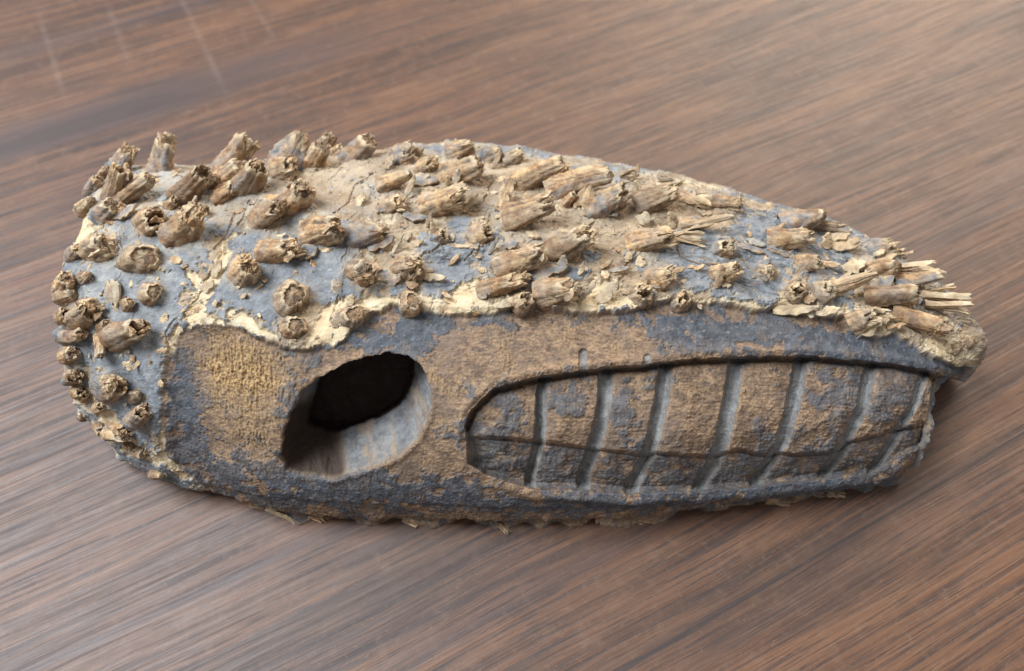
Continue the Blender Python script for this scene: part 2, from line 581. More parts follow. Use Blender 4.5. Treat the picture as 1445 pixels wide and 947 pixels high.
# foot u, v, end u, v, radius, kind, height out (mm), grey, pale
STUBS = [
    # left end and far edge
    (158, 222, 174, 190, 13, 'broken', 2, .7, .25), (122, 240, 136, 216, 9, 'broken', 2, .6, .3), (163, 276, 170, 240, 16, 'cup', 4, .15, .35),
    (170, 282, 206, 254, 11, 'peg', 3, .1, .35), (226, 240, 233, 190, 18, 'broken', 3, .35, .4), (150, 300, 158, 290, 17, 'peg', 2, .75, .2),
    (212, 315, 219, 307, 19, 'cup', 4, .2, .2), (254, 330, 288, 297, 20, 'broken', 5, .2, .3), (262, 276, 294, 240, 18, 'broken', 4, .1, .12),
    (322, 236, 352, 197, 23, 'broken', 3, .5, .45), (318, 256, 336, 232, 16, 'peg', 3, .2, .4), (345, 266, 370, 240, 18, 'cup', 4, .1, .4),
    (316, 275, 330, 264, 12, 'peg', 2, .05, .1), (373, 306, 392, 287, 19, 'broken', 5, .1, .2), (385, 357, 416, 352, 18, 'broken', 4, .15, .35),
    (345, 386, 355, 377, 18, 'peg', 5, .1, .25), (202, 368, 205, 363, 20, 'ring', 3, .15, .75), (213, 413, 217, 410, 15, 'ring', 2.5, .3, .75),
    (145, 352, 149, 346, 18, 'peg', 2, .15, .8), (108, 357, 112, 351, 12, 'peg', 2, .1, .5), (91, 404, 94, 394, 12, 'peg', 3, .1, .3), (94, 418, 101, 416, 12, 'lump', 2, .2, .5),
    (120, 443, 129, 434, 18, 'broken', 5, .1, .35), (147, 463, 151, 458, 9, 'peg', 3, 0, .05), (92, 474, 140, 478, 9, 'peg', 3, .55, .2), (170, 474, 194, 464, 17, 'cup', 6, .05, .25),
    (158, 478, 163, 470, 11, 'peg', 4, .05, .05), (142, 478, 142, 503, 8, 'peg', 3, .1, .25), (104, 532, 124, 526, 13, 'broken', 5, .2, .35), (154, 547, 168, 545, 19, 'broken', 5, .5, .4),
    (196, 590, 204, 582, 13, 'cup', 3, .5, .3), (165, 607, 178, 610, 13, 'broken', 5, .1, .4), (178, 626, 188, 632, 7, 'bundle', 3, 0, .3), (222, 668, 232, 664, 9, 'lump', 2, .2, .4),
    (120, 585, 126, 583, 8, 'lump', 2, .4, .3),
    (90, 446, 95, 440, 10, 'cup', 3, .1, .3), (98, 503, 108, 499, 11, 'peg', 3, .2, .2), (114, 556, 124, 553, 10, 'cup', 3, .1, .3), (140, 603, 150, 603, 9, 'peg', 2.5, .2, .3),
    (196, 636, 206, 636, 9, 'peg', 2.5, .1, .3), (122, 292, 127, 284, 10, 'lump', 2, .2, .7), (128, 262, 134, 250, 10, 'peg', 2, .5, .4), (180, 430, 184, 426, 8, 'ring', 2, .2, .5), (118, 392, 123, 388, 9, 'lump', 2, .3, .5),
    (140, 575, 148, 572, 9, 'cup', 3, .2, .3), (188, 560, 196, 556, 8, 'lump', 2, .4, .4), (300, 262, 308, 250, 10, 'peg', 2, .1, .2), (282, 300, 290, 294, 8, 'lump', 2, .1, .4), (240, 290, 247, 282, 8, 'cup', 2.5, .1, .3),
    # middle of the band
    (408, 230, 424, 195, 21, 'lump', 3, .9, .15), (441, 234, 453, 208, 16, 'peg', 4, .05, .35), (453, 206, 466, 184, 14, 'broken', 1, .75, .2), (474, 217, 482, 209, 8, 'peg', 2, .1, .5),
    (500, 222, 519, 199, 17, 'peg', 3, .55, .45), (398, 246, 414, 236, 19, 'broken', 3, .1, .5), (416, 284, 428, 268, 19, 'peg', 4, .15, .3), (450, 329, 478, 318, 19, 'peg', 5, .05, .35),
    (509, 337, 545, 326, 18, 'broken', 3, .6, .35), (512, 386, 521, 381, 19, 'peg', 4.5, .2, .15), (575, 381, 588, 374, 19, 'broken', 5, .05, .5), (544, 262, 578, 243, 12, 'lump', 2.5, .05, .55),
    (572, 222, 588, 210, 18, 'broken', 1.5, .8, .3), (600, 236, 612, 226, 16, 'broken', 2, .1, .65), (640, 249, 680, 233, 17, 'peg', 4, .05, .55), (643, 215, 668, 205, 14, 'broken', 2, .4, .7),
    (612, 291, 664, 269, 18, 'broken', 3, .1, .55), (557, 290, 566, 284, 14, 'cup', 2, .1, .4), (620, 338, 628, 331, 10, 'cup', 2, .6, .6), (676, 334, 688, 328, 15, 'cup', 3, .1, .35),
    (580, 428, 583, 424, 16, 'ring', 2, .25, .35), (497, 447, 500, 443, 16, 'ring', 2, .35, .3), (412, 421, 416, 417, 21, 'ring', 3, .15, .7), (416, 463, 419, 459, 16, 'ring', 2.2, .1, .35),
    (692, 409, 745, 392, 19, 'broken', 4, .1, .35), (737, 258, 792, 224, 17, 'peg', 4, .02, .6), (787, 266, 858, 232, 16, 'peg', 4, .1, .55), (727, 306, 788, 285, 18, 'broken', 4, .05, .55),
    (841, 291, 890, 268, 17, 'broken', 3, .45, .45), (800, 286, 812, 274, 8, 'peg', 2.5, .1, .25), (794, 351, 838, 328, 19, 'broken', 5, .0, .5), (720, 374, 772, 354, 20, 'broken', 4, .05, .55),
    (775, 413, 818, 402, 18, 'broken', 4, .0, .4), (737, 428, 743, 422, 14, 'cup', 2.5, .25, .4), (912, 287, 958, 268, 18, 'broken', 3.5, .0, .65), (962, 278, 1005, 283, 16, 'bundle', 3, .0, .7),
    (1016, 287, 1048, 285, 12, 'broken', 2.5, .2, .65), (902, 343, 952, 325, 20, 'broken', 4, .05, .75), (948, 334, 1000, 337, 10, 'bundle', 3, .0, .8), (968, 318, 1036, 303, 10, 'stick', 3, .0, .6),
    (1022, 353, 1029, 347, 13, 'cup', 2.5, .35, .85), (1020, 388, 1042, 381, 16, 'peg', 4, .0, .95), (928, 395, 950, 388, 17, 'broken', 4, .15, .55), (904, 416, 908, 410, 15, 'cup', 2.5, .15, .45),
    (962, 426, 966, 420, 13, 'cup', 2.5, .35, .45), (690, 222, 705, 214, 13, 'lump', 1.2, .7, .4), (722, 226, 738, 214, 12, 'broken', 1.5, .3, .6), (880, 250, 905, 246, 9, 'bundle', 1.5, .1, .7), (935, 256, 972, 258, 9, 'bundle', 1.5, .1, .7),
    # snout
    (1095, 339, 1150, 335, 14, 'broken', 3, .15, .65), (1118, 318, 1160, 306, 16, 'lump', 2, .6, .4), (1150, 320, 1200, 326, 11, 'bundle', 2.5, .35, .4), (1136, 373, 1156, 368, 13, 'peg', 4, .1, .65),
    (1082, 386, 1087, 382, 12, 'lump', 2.5, .1, .7), (1123, 413, 1126, 409, 14, 'cup', 2.2, .25, .6), (1166, 411, 1230, 390, 11, 'stick', 1.5, .0, .6), (1160, 412, 1170, 407, 14, 'cup', 2, .2, .55),
    (1240, 354, 1262, 345, 17, 'broken', 2, .55, .6), (1262, 362, 1285, 357, 10, 'bundle', 2, .1, .7), (1243, 382, 1262, 374, 16, 'lump', 3, .05, .45), (1262, 384, 1318, 384, 12, 'bundle', 3, .05, .7),
    (1272, 399, 1326, 391, 10, 'peg', 3, .35, .75), (1236, 420, 1292, 415, 16, 'peg', 4.5, .05, .45), (1305, 421, 1358, 424, 9, 'stick', 3, .0, .8), (1306, 434, 1354, 438, 10, 'stick', 3, .05, .75),
    (1308, 414, 1342, 404, 5, 'stick', 4, .0, .8), (1268, 445, 1338, 464, 13, 'broken', 3, .0, .35), (1214, 452, 1232, 444, 15, 'broken', 2, .05, .85), (1348, 492, 1351, 488, 7, 'ring', 1.5, .1, .8), (1366, 482, 1371, 478, 8, 'lump', 1.0, .1, .8),
    (1228, 440, 1262, 444, 9, 'bundle', 2, .05, .75),
]
FLAKES = [
    (702, 298, 724, 254, 10, .0, .35), (712, 300, 716, 270, 6, .0, .45), (825, 305, 834, 264, 8, .0, .25), (419, 358, 447, 352, 12, .85, .1), (158, 306, 190, 296, 8, .8, .2),
    (582, 255, 616, 255, 15, .95, .05), (570, 303, 604, 314, 8, .95, .05), (532, 292, 548, 297, 9, .9, .1), (710, 348, 730, 344, 8, .95, .05), (575, 398, 588, 410, 7, .0, .2),
    (745, 388, 800, 376, 9, .9, .05), (520, 352, 556, 336, 9, .8, .2), (1158, 345, 1206, 346, 10, .0, .6), (1160, 338, 1196, 332, 8, .05, .7), (1188, 380, 1218, 372, 10, .0, .85),
    (865, 388, 880, 366, 6, .1, .3), (842, 428, 872, 398, 8, .0, .6), (1000, 374, 1048, 382, 5, .8, .1), (1040, 345, 1075, 358, 5, .85, .1), (1082, 350, 1110, 364, 6, .9, .05), (150, 416, 168, 408, 16, .2, .5),
    (905, 318, 912, 300, 9, .1, .8), (950, 322, 945, 300, 7, .0, .7), (655, 258, 662, 232, 6, .2, .9), (640, 262, 648, 240, 5, .3, .8), (1290, 376, 1330, 384, 6, .0, .75), (700, 432, 745, 420, 6, .0, .9), (1012, 398, 1030, 404, 6, .1, .7),
    (1090, 440, 1150, 436, 7, .0, .9), (1150, 442, 1182, 438, 6, .0, .8), (1205, 466, 1240, 452, 11, .0, .9), (300, 392, 312, 370, 7, .1, .7), (285, 410, 300, 398, 7, .1, .7), (470, 462, 480, 442, 7, .1, .7),
]


def vis2_(v):
    return sst(0.3, 0.6, v)


def relief():
    """outward relief in mm, sideways offsets and the zone masks for every vertex of the dome"""
    n = len(Pf)
    warp = np.stack([fbm(Pf, 9, 3, 11), fbm(Pf, 9, 3, 12)], 1)
    wfin = np.stack([fbm(Pf, 2.4, 3, 13), fbm(Pf, 2.4, 3, 14)], 1)
    Uw, Vw = U + 6 * warp[:, 0] + 3.5 * wfin[:, 0], V + 6 * warp[:, 1] + 3.5 * wfin[:, 1]
    Us, Vs = U + 1.6 * warp[:, 0] + 1.6 * wfin[:, 0], V + 1.6 * warp[:, 1] + 1.6 * wfin[:, 1]
    d = np.zeros(n, np.float32)
    off = np.zeros((n, 3), np.float32)
    big, med, sml, tin = fbm(Pf, 26, 3, 1), fbm(Pf, 8, 4, 2), fbm(Pf, 2.6, 4, 3), noise(Pf, 0.75, 4)
    patch = fbm(Pf, 11, 5, 5, 0.62)
    patch2 = fbm(Pf, 6, 5, 6, 0.66)
    patch3 = fbm(Pf, (3.6, 2.2, 2.2), 5, 7, 0.72)
    vis = VIS
    sdc = sdist(Uw, Vw, CARVED)
    C = sst(-2.5, 2.5, sdc) * vis
    sde = sdist(U + 2.2 * wfin[:, 0] + 2.0 * warp[:, 0], V + 2.2 * wfin[:, 1] + 2.0 * warp[:, 1], EYE)
    sdr = np.where(vis > 0.3, sdist(Us, Vs, RECESS), -999)
    # ---- bark band
    gb = blobs(U, V, [(150, 420, 85, 110, .45), (260, 350, 80, 50, .40), (360, 410, 60, 55, .55), (205, 540, 60, 90, .75), (470, 365, 60, 50, .45),
                      (650, 350, 45, 45, .5), (640, 395, 45, 30, .5), (1000, 370, 95, 45, .65), (1120, 330, 70, 30, .5), (1170, 400, 50, 30, .45),
                      (590, 215, 45, 22, .6), (720, 220, 40, 16, .4), (150, 300, 40, 60, .2), (420, 380, 60, 40, .4), (740, 395, 80, 25, .35), (860, 360, 50, 40, .25),
                      (530, 250, 85, 36, -.8), (570, 290, 90, 45, -.6), (760, 285, 110, 50, -.8), (820, 330, 90, 40, -.4), (930, 300, 90, 40, -.5), (880, 400, 30, 50, -.7),
                      (320, 275, 70, 45, -.5), (230, 250, 50, 40, -.6), (110, 300, 20, 50, -.7), (470, 460, 40, 30, -.5), (680, 420, 50, 20, -.8), (1280, 420, 70, 50, -.35)])
    cb = blobs(U, V, [(108, 295, 22, 45, .8), (150, 345, 50, 30, .3), (290, 405, 35, 38, .5), (350, 455, 40, 20, .4), (470, 458, 40, 26, .7), (672, 415, 45, 24, 1.0), (545, 430, 40, 12, .6),
                      (852, 415, 34, 28, .9), (610, 425, 30, 14, .6), (1050, 434, 80, 10, .9), (1150, 442, 45, 12, .9), (1225, 458, 30, 20, .8), (1335, 490, 45, 30, .6),
                      (165, 615, 40, 36, .6), (88, 500, 14, 60, .5), (265, 650, 34, 18, .7), (230, 520, 14, 60, .3), (1000, 262, 120, 10, .6), (640, 206, 90, 8, .5), (1180, 318, 40, 10, .6), (560, 300, 80, 60, .15)])
    vein = np.zeros(n, np.float32)
    for px, w in (([(243, 520), (250, 480), (268, 450), (290, 418), (312, 372), (330, 335)], 11), ([(290, 412), (262, 378), (238, 362)], 8), ([(330, 440), (358, 462), (385, 476)], 9),
                  ([(476, 420), (470, 450), (462, 478)], 12), ([(150, 585), (190, 635), (250, 660), (300, 690)], 13), ([(238, 505), (234, 560), (240, 620)], 7), ([(105, 262), (104, 300), (112, 340), (150, 350)], 13)):
        dd, _ = seg_dist(Uw, Vw, px)
        vein = np.maximum(vein, sst(1.1, 0.5, dd / w * (1 - 0.5 * patch2)))
    cb = cb + 0.62 * vein
    gmask = sst(-0.02, 0.05, patch * 0.9 + gb - 0.02 - 0.4 * np.clip(cb, 0, 1)) * (1 - C)
    edge = np.exp(-((sdc + 5) / 5.0) ** 2) * vis
    cmask = sst(0.0, 0.12, patch2 * 0.8 + cb + 0.30 * edge - 0.34) * (1 - C)
    d += (1 - C) * (1.0 * big + 0.75 * med + 0.22 * sml + 0.05 * tin)
    d += 0.42 * gmask - 0.45 * cmask * (1 - gmask)
    d += 0.5 * np.exp(-((sdc + 9) / 9.0) ** 2) * vis
    dusty = np.clip(0.55 * sst(0.0, 0.5, patch2 * 0.6 + big * 0.5 + 0.05) + blobs(U, V, [(240, 255, 50, 45, .7), (310, 285, 70, 40, .6), (520, 260, 80, 40, .35), (780, 310, 60, 30, .2), (150, 430, 40, 40, .3), (1250, 390, 60, 40, .3)]) * (0.7 + med), 0, 1) * (1 - C)
    crack = np.zeros(n, np.float32)
    for cr in CREASES:
        dd, _ = seg_dist(Uw, Vw, cr)
        crack = np.maximum(crack, sst(2.0, 0.4, dd) * sst(-0.5, 0.1, med))
        side = sst(7, 2, dd)
        d += 0.35 * side * vis * (1 - C)
    crack *= vis * (1 - C)
    # natural hairline cracks in the skin
    rid = np.abs(fbm(Pf, 17, 3, 31))
    hair = sst(0.035, 0.008, rid) * (1 - C) * sst(0.1, 0.3, fbm(Pf, 30, 2, 33) + 0.2)
    d -= 0.6 * crack * (0.6 + 1.2 * np.clip(med + .3, 0, 1)) + 0.3 * hair
    mound = np.zeros(n, np.float32)
    collar = np.zeros(n, np.float32)
    for st in STUBS:
        bu, bv, rp = st[0], st[1], st[4]
        m = np.nonzero((np.abs(U - bu) < 3.5 * rp) & (np.abs(V - bv) < 3.5 * rp) & (vis > 0.05))[0]
        rr = np.hypot(U[m] - bu, V[m] - bv) / rp * (1 + 0.35 * med[m] + 0.25 * sml[m])
        mound[m] = np.maximum(mound[m], np.exp(-(rr / 1.55) ** 2.2) * min(1.3, rp / 14))
        collar[m] = np.maximum(collar[m], np.exp(-((rr - 1.22) / 0.16) ** 2))
    d += (1 - C) * (0.75 * mound + 0.28 * collar * (0.6 + sml))
    gmask *= 1 - 0.75 * sst(0.25, 0.75, mound + 0.5 * patch2) * sst(-0.6, 0.3, 0.3 - gb)
    cmask = np.maximum(cmask, (1 - C) * 0.75 * collar * sst(0.0, 0.35, patch2 + 0.12))
    rimg = np.exp(-((gmask - 0.35) / 0.22) ** 2) * (1 - C) * sst(-0.1, 0.25, med)
    cmask = np.maximum(cmask, 0.55 * rimg)
    rough = (1 - C) * (1 - 0.8 * gmask) * (1 - 0.7 * cmask)
    d += rough * (0.30 * fbm(Pf, 1.7, 3, 81) + 0.10 * noise(Pf, 0.5, 82))
    calm = sst(620, 480, U)
    lay = fbm(Pf, (16, 5, 5), 4, 83)
    d += (1 - C) * 0.30 * (1 - 0.7 * calm) * (sst(0.02, 0.05, lay) + sst(0.22, 0.25, lay) + sst(-0.2, -0.17, lay))
    # ---- carved face: shaved below the bark
    kl = sst(380, 290, U)
    d -= 1.5 * (C * (1 - kl) + kl * sst(-6, 22, sdc) * vis)
    fibre = noise(Pf, (1.0, 0.5, 0.6), 21) + 0.9 * noise(Pf, (0.5, 0.35, 0.4), 22)
    d += C * (0.35 * med + 0.12 * sml + 0.08 * fibre + 0.03 * tin)
    kb = blobs(U, V, [(460, 478, 70, 18, .6), (590, 470, 60, 36, .7), (690, 455, 40, 16, .35), (950, 458, 80, 24, .35), (1060, 465, 120, 26, .5), (1230, 490, 90, 24, .9), (1330, 515, 60, 16, .6),
                      (560, 695, 130, 24, .45), (300, 660, 70, 40, .3), (420, 700, 90, 30, .4), (1110, 690, 210, 16, .75), (820, 715, 240, 16, .55), (680, 590, 22, 40, .45), (250, 560, 14, 60, .7), (655, 640, 40, 40, .3),
                      (715, 570, 25, 30, .3), (805, 560, 30, 22, .45), (875, 590, 25, 40, .35), (1080, 600, 25, 40, .2), (1180, 570, 34, 50, .45), (1265, 548, 40, 28, .7), (960, 655, 250, 18, .30), (780, 650, 30, 30, .4),
                      (700, 500, 90, 40, -.5), (840, 485, 80, 22, -.5), (330, 515, 60, 40, -.6), (270, 560, 26, 60, .35), (400, 560, 18, 50, .45), (350, 560, 26, 14, .25), (350, 615, 50, 30, -.2), (622, 560, 24, 60, -.5), (620, 650, 60, 20, -.5), (980, 560, 30, 40, -.3), (1060, 560, 30, 36, -.5), (800, 610, 26, 18, -.4), (730, 700, 60, 14, -.3)])
    kmask = sst(-0.03, 0.11, patch2 * 0.85 + patch3 * 0.30 + 0.95 * kb - 0.15) * C
    d += 0.24 * kmask + 0.05 * kmask * noise(Pf, 1.1, 41)
    # ---- scoop left of the eye, golden cross-cut fibre
    sc = sst(0, 46, sdist(U, V, [(238, 640), (234, 560), (243, 505), (262, 472), (292, 458), (332, 466), (400, 492), (430, 520), (410, 600), (398, 680), (330, 680), (268, 660)])) * vis
    d -= 1.3 * sc
    d -= 1.6 * np.exp(-np.maximum(-sde, 0) / 14) * sst(480, 430, U) * vis2_(vis)
    gold = np.clip(blobs(U, V, [(318, 508, 42, 36, 1.0), (365, 535, 42, 34, .9), (300, 560, 34, 34, .4), (350, 605, 40, 50, .4)]) + 0.8 * patch2, 0, 1) * C * sst(-6, 4, -sde)
    d += gold * (0.50 * noise(Pf, (0.6, 3.0, 3.0), 51) + 0.30 * noise(Pf, (0.4, 1.0, 1.0), 52))
    kmask *= 1 - 0.75 * gold
    # ---- mouth recess with teeth
    vis2 = sst(0.3, 0.6, vis)
    dt, pos = seg_dist(Us, Vs, RECESS[:16])                     # the upper edge of the mouth
    rec = sst(-0.5, 3.2, sdr)
    top = sst(26, 5, dt)
    soft = sst(-1, 16, sdr)
    soft = sst(-1, 9, sdr)
    mouth = np.zeros(n, np.float32)
    depth = 3.8 * (rec * top + soft * (1 - top))
    mouth += depth * vis2 * (1 - sst(1318, 1372, U))
    R = sst(-1, 2, sdr) * vis2
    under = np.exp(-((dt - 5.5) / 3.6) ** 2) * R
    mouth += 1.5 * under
    lip = np.exp(-((sdr + 8) / 7.0) ** 2) * sst(30, 12, dt) * vis2
    d += 0.8 * lip
    dsp, ps = seg_dist(Us, Vs, SPLIT)
    vsp = np.interp(Us, [p[0] for p in SPLIT], [p[1] for p in SPLIT])
    low = sst(-1.5, 2.0, Vs - vsp) * R
    mouth += low * (1.9 + 2.0 * np.clip((Vs - vsp) / 48, 0, 1))
    mouth += 1.3 * sst(4.5, 1.0, dsp) * R * (0.7 + 0.6 * patch)
    mouth -= R * (1.0 * np.exp(-((Vs - vsp + 42) / 34) ** 2))
    groove = np.zeros(n, np.float32)
    for g, w in zip(GROOVES, GW):
        sg = (Us - np.interp(Vs, [p[1] for p in g], [p[0] for p in g])) / w
        prof = sst(-1.05, -0.75, sg) * (1 - sst(0.05, 1.15, sg))
        groove = np.maximum(groove, prof)
    gs = np.stack([np.interp(Vs, [p[1] for p in g], [p[0] for p in g]) for g in GROOVES], 1)
    gs = np.concatenate([np.full((n, 1), 640.0), gs, np.full((n, 1), 1400.0)], 1)
    ix = (Us[:, None] > gs[:, 1:-1]).sum(1)
    g0, g1 = gs[np.arange(n), ix], gs[np.arange(n), ix + 1]
    fr = np.clip((Us - g0) / np.maximum(g1 - g0, 1), 0, 1)
    tint = np.array([.0, .5, -.3, .35, -.2, .3, -.1, .2])[ix]
    mouth -= R * (0.9 * (1 - np.abs(2 * fr - 1) ** 2.5) + 0.5 * (0.5 - fr) + 0.5 * tint + 0.5 * med)
    gin = groove * sst(-0.5, 2.5, sdr) * vis2
    for p, r in ((((824, 497), (824, 530)), 7.0), (((915, 503), (914, 518)), 6.0)):
        dd, _ = seg_dist(Us, Vs, p)
        q = np.clip(dd / r, 0, 1)
        gin = np.maximum(gin, 0.35 * np.where(q < 1, np.sqrt(np.maximum(0, 1 - q ** 2.5)), 0) * vis2)
    mouth += 2.4 * gin * (1 + 0.25 * med)
    off -= VD * (mouth * sst(0.10, 0.3, FAC))[:, None]
    d += 2.2 * np.exp(-((U - 1368) / 26) ** 2 - ((V - 492) / 30) ** 2)
    vlip = np.interp(U, [1040, 1129, 1157, 1227, 1265, 1316, 1344, 1400], [503, 499, 501, 507, 511, 520, 534, 548])
    endcut = sst(106, 128, Pf[:, 0]) * sst(-1, 5, V - vlip) * sst(34, 22, Pf[:, 1])
    d -= 2.2 * endcut + 3.0 * endcut * (1 - sst(0.12, 0.5, FAC))
    strip = np.exp(-((sdr + 9) / 7.5) ** 2) * sst(640, 665, V) * vis2 * sst(690, 740, U)
    d += 1.3 * strip
    GM = sst(0.12, 0.4, gin)
    kmask = np.maximum(kmask * (1 - 0.7 * R * sst(0.25, -0.15, patch2)), 0.75 * low * sst(-0.35, 0.1, patch3 + 0.4 * patch2))  # lower tooth row greyed darker in colour for its downward-facing shade
    d += R * 0.13 * noise(Pf, (7, 0.55, 0.55), 63)
    kmask = np.where(GM > 0.02, kmask * (1 - GM), kmask)
    # crumbled right-hand teeth and left mouth corner
    crumb = np.clip(blobs(U, V, [(1245, 610, 45, 14, 1.0), (1285, 600, 28, 16, .9), (680, 640, 26, 26, .9), (740, 672, 40, 10, .5)]), 0, 1) * R
    d += crumb * (0.9 * fbm(Pf, 3.0, 4, 61) - 0.3)
    # ---- jaw strip: a ledge and its worn lower edge
    led, _ = seg_dist(Uw, Vw, [(250, 668), (330, 700), (420, 712), (560, 718), (700, 722), (830, 722), (950, 712), (1080, 702), (1180, 692), (1260, 680)])
    vled = np.interp(Uw, [250, 330, 420, 560, 700, 830, 950, 1080, 1180, 1260], [668, 700, 712, 718, 722, 722, 712, 702, 692, 680])
    lowe = sst(-2, 3, Vw - vled) * vis * sst(240, 300, U) * sst(1290, 1240, U)
    d -= 0.7 * lowe * (0.6 + 0.8 * patch2) * sst(1020, 940, U)
    rag = sst(0.25, 0.7, fbm(Pf, (7, 7, 30), 3, 71)) * sst(9, 2, Pf[:, 2])
    d += 1.4 * rag
    # ---- the eye hole: walls drawn inward and up
    eye = sst(-0.3, 0.3, sde) * vis2
    tw = 25 + 18 * sst(480, 405, U) - 13 * sst(550, 505, V)
    k = np.clip(sde / tw, 0, 1) * eye
    kk = k ** 0.8
    rim = np.exp(-((sde + 3) / 4.0) ** 2) * vis2
    d += 0.25 * rim
    d = np.where(eye > 0.5, d * (1 - k) + k * (0.9 * med + 0.5 * sml + 0.12 * tin), d)
    off -= VD * (19.0 * kk)[:, None]
    off += (UPV.astype(np.float32)[None] * (9.0 * kk)[:, None])
    off[:, 0] += 0.9 * kk
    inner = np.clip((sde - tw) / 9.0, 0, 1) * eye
    off -= VD * (12.0 * inner)[:, None]
    hole = np.zeros(n, bool)
    # ---- low edge: blend so that the foot stays on the table
    zone = np.zeros((n, 3), np.float32)
    zone2 = np.zeros((n, 3), np.float32)
    zone[:, 0] = np.maximum(np.maximum(gmask, kmask) * (1 - crack * 0.7), 0.8 * GM)
    cmask = np.maximum(cmask, 0.9 * sst(0.0, 0.3, patch2 + 0.6 * np.exp(-(sde / 12) ** 2) - 0.45) * sst(-2, 3, sde) * vis2)
    zone[:, 1] = np.maximum(cmask, 0.8 * lowe * sst(0.1, 0.5, patch2 + 0.1))
    zone[:, 2] = C * (1 - 0.75 * GM)
    zone2[:, 0] = gold
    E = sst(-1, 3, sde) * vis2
    left = sst(-12, 12, (V - 690) * 0.60 - (U - 392) * 0.80 + 84 + 8 * med) * sst(530, 490, U)  # left wall of the eye, its shade painted as dark brown
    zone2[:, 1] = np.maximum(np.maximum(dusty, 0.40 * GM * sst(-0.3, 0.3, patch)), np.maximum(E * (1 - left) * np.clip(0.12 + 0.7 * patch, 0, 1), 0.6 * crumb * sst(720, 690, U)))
    zone2[:, 2] = np.maximum(np.maximum(0.3 * crack, 0.7 * under), np.maximum(1.1 * E * left, 1.2 * sst(0.0, 0.35, inner)))  # dark cracks, plus painted shade under the lip and inside the eye
    zone[:, 0] = np.maximum(zone[:, 0] * (1 - E), E * (1 - left) * sst(-0.5, 0.1, patch2) * 0.9)
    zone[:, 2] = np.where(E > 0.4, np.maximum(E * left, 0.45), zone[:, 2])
    label = np.zeros(n, np.int32)                                # 0 bark, 1 carved face, 2 eye socket, 3 jaw lip, 10.. teeth
    label[C > 0.5] = 1
    vbot = np.interp(Us, [660, 690, 755, 840, 900, 1000, 1075, 1170, 1233, 1290], [662, 674, 694, 698, 700, 698, 690, 679, 673, 650])
    label[(C > 0.5) & (Vs > vbot) & (Us > 690) & (sdr < 0)] = 3
    label[(sde > 0) & (vis2 > 0.5)] = 2
    tooth = (sdr > 2) & (gin < 0.05) & (vis2 > 0.5)
    gx = np.zeros(n, np.int32)
    for g in GROOVES:
        ys, xs = [p[1] for p in g], [p[0] for p in g]
        gx += (Us > np.interp(Vs, ys, xs)).astype(np.int32)
    label = np.where(tooth, 10 + gx * 2 + (Vs > vsp), label)
    return d, off, zone, zone2, label, hole


d_, off_, ZONE, ZONE2, LAB, HOLE = relief()
# foot of the dome: no sideways swelling below the table
Pn = Pf + Nf * d_[:, None] + off_
foot = sst(0, 3.0, Pf[:, 2])
Pn[:, 2] = np.maximum(Pn[:, 2], 0.05)
Pn[:, :2] = Pf[:, :2] * (1 - foot)[:, None] + Pn[:, :2] * foot[:, None]
und = 4.2 * sst(6.2, 1.2, Pf[:, 2]) * (0.6 + 0.8 * fbm(Pf, (9, 9, 60), 3, 77))
hor = Nf[:, :2] / (np.linalg.norm(Nf[:, :2], axis=1)[:, None] + 1e-6)
Pn[:, :2] -= hor * und[:, None]
PG = Pn.reshape(GS, GT, 3).astype(np.float64)
NG = grid_normals(PG).reshape(-1, 3)

root = bpy.data.objects.new('bamboo_root_carving', None)
COL.objects.link(root)
root.empty_display_size = 0.02
root['label'] = 'carved bamboo root head with a hollow eye, notched teeth and grey brown root stubs'
root['category'] = 'carving'


def build_body():
    idx = np.arange(GS * GT).reshape(GS, GT)
    Q = np.stack([idx[:-1, :-1], idx[1:, :-1], idx[1:, 1:], idx[:-1, 1:]], -1).reshape(-1, 4)
    keep = ~HOLE[Q].any(1)
    Q = Q[keep]
    fl = LAB[Q].max(1)
    fl = np.where((LAB[Q] == 2).any(1), 2, fl)
    Vm = Pn / 1000
    order = [(0, 'bark_shell'), (1, 'carved_face'), (2, 'eye_socket'), (3, 'jaw_strip')] + [(k, 'tooth') for k in range(10, 30)]
    for k, nm in order:
        q = Q[fl == k]
        if len(q) < 60:
            if len(q):
                fl[fl == k] = 1
            continue
        used, inv = np.unique(q.ravel(), return_inverse=True)
        me = mesh_np(nm, Vm[used], inv.reshape(-1, 4), smooth=True, zone=ZONE[used], zone2=ZONE2[used], normals=NG[used])
        link(nm, me, root, M_ROOT)


build_body()

# ------------------------------------------------------------------ root stubs
UD, VDp = project(PG.reshape(-1, 3) / 1000)
FACN = np.einsum('ij,ij->i', VD, NG.astype(np.float32))
FRONT = FAC > 0.03


def foot_of(u, v):
    q = (UD - u) ** 2 + (VDp - v) ** 2 + np.where(FRONT, 0, 1e7)
    i = int(np.argmin(q))
    return i


RIGHT = np.array([1.0, 0, 0])


def unit(a):
    a = np.asarray(a, float)
    return a / (np.linalg.norm(a) + 1e-12)


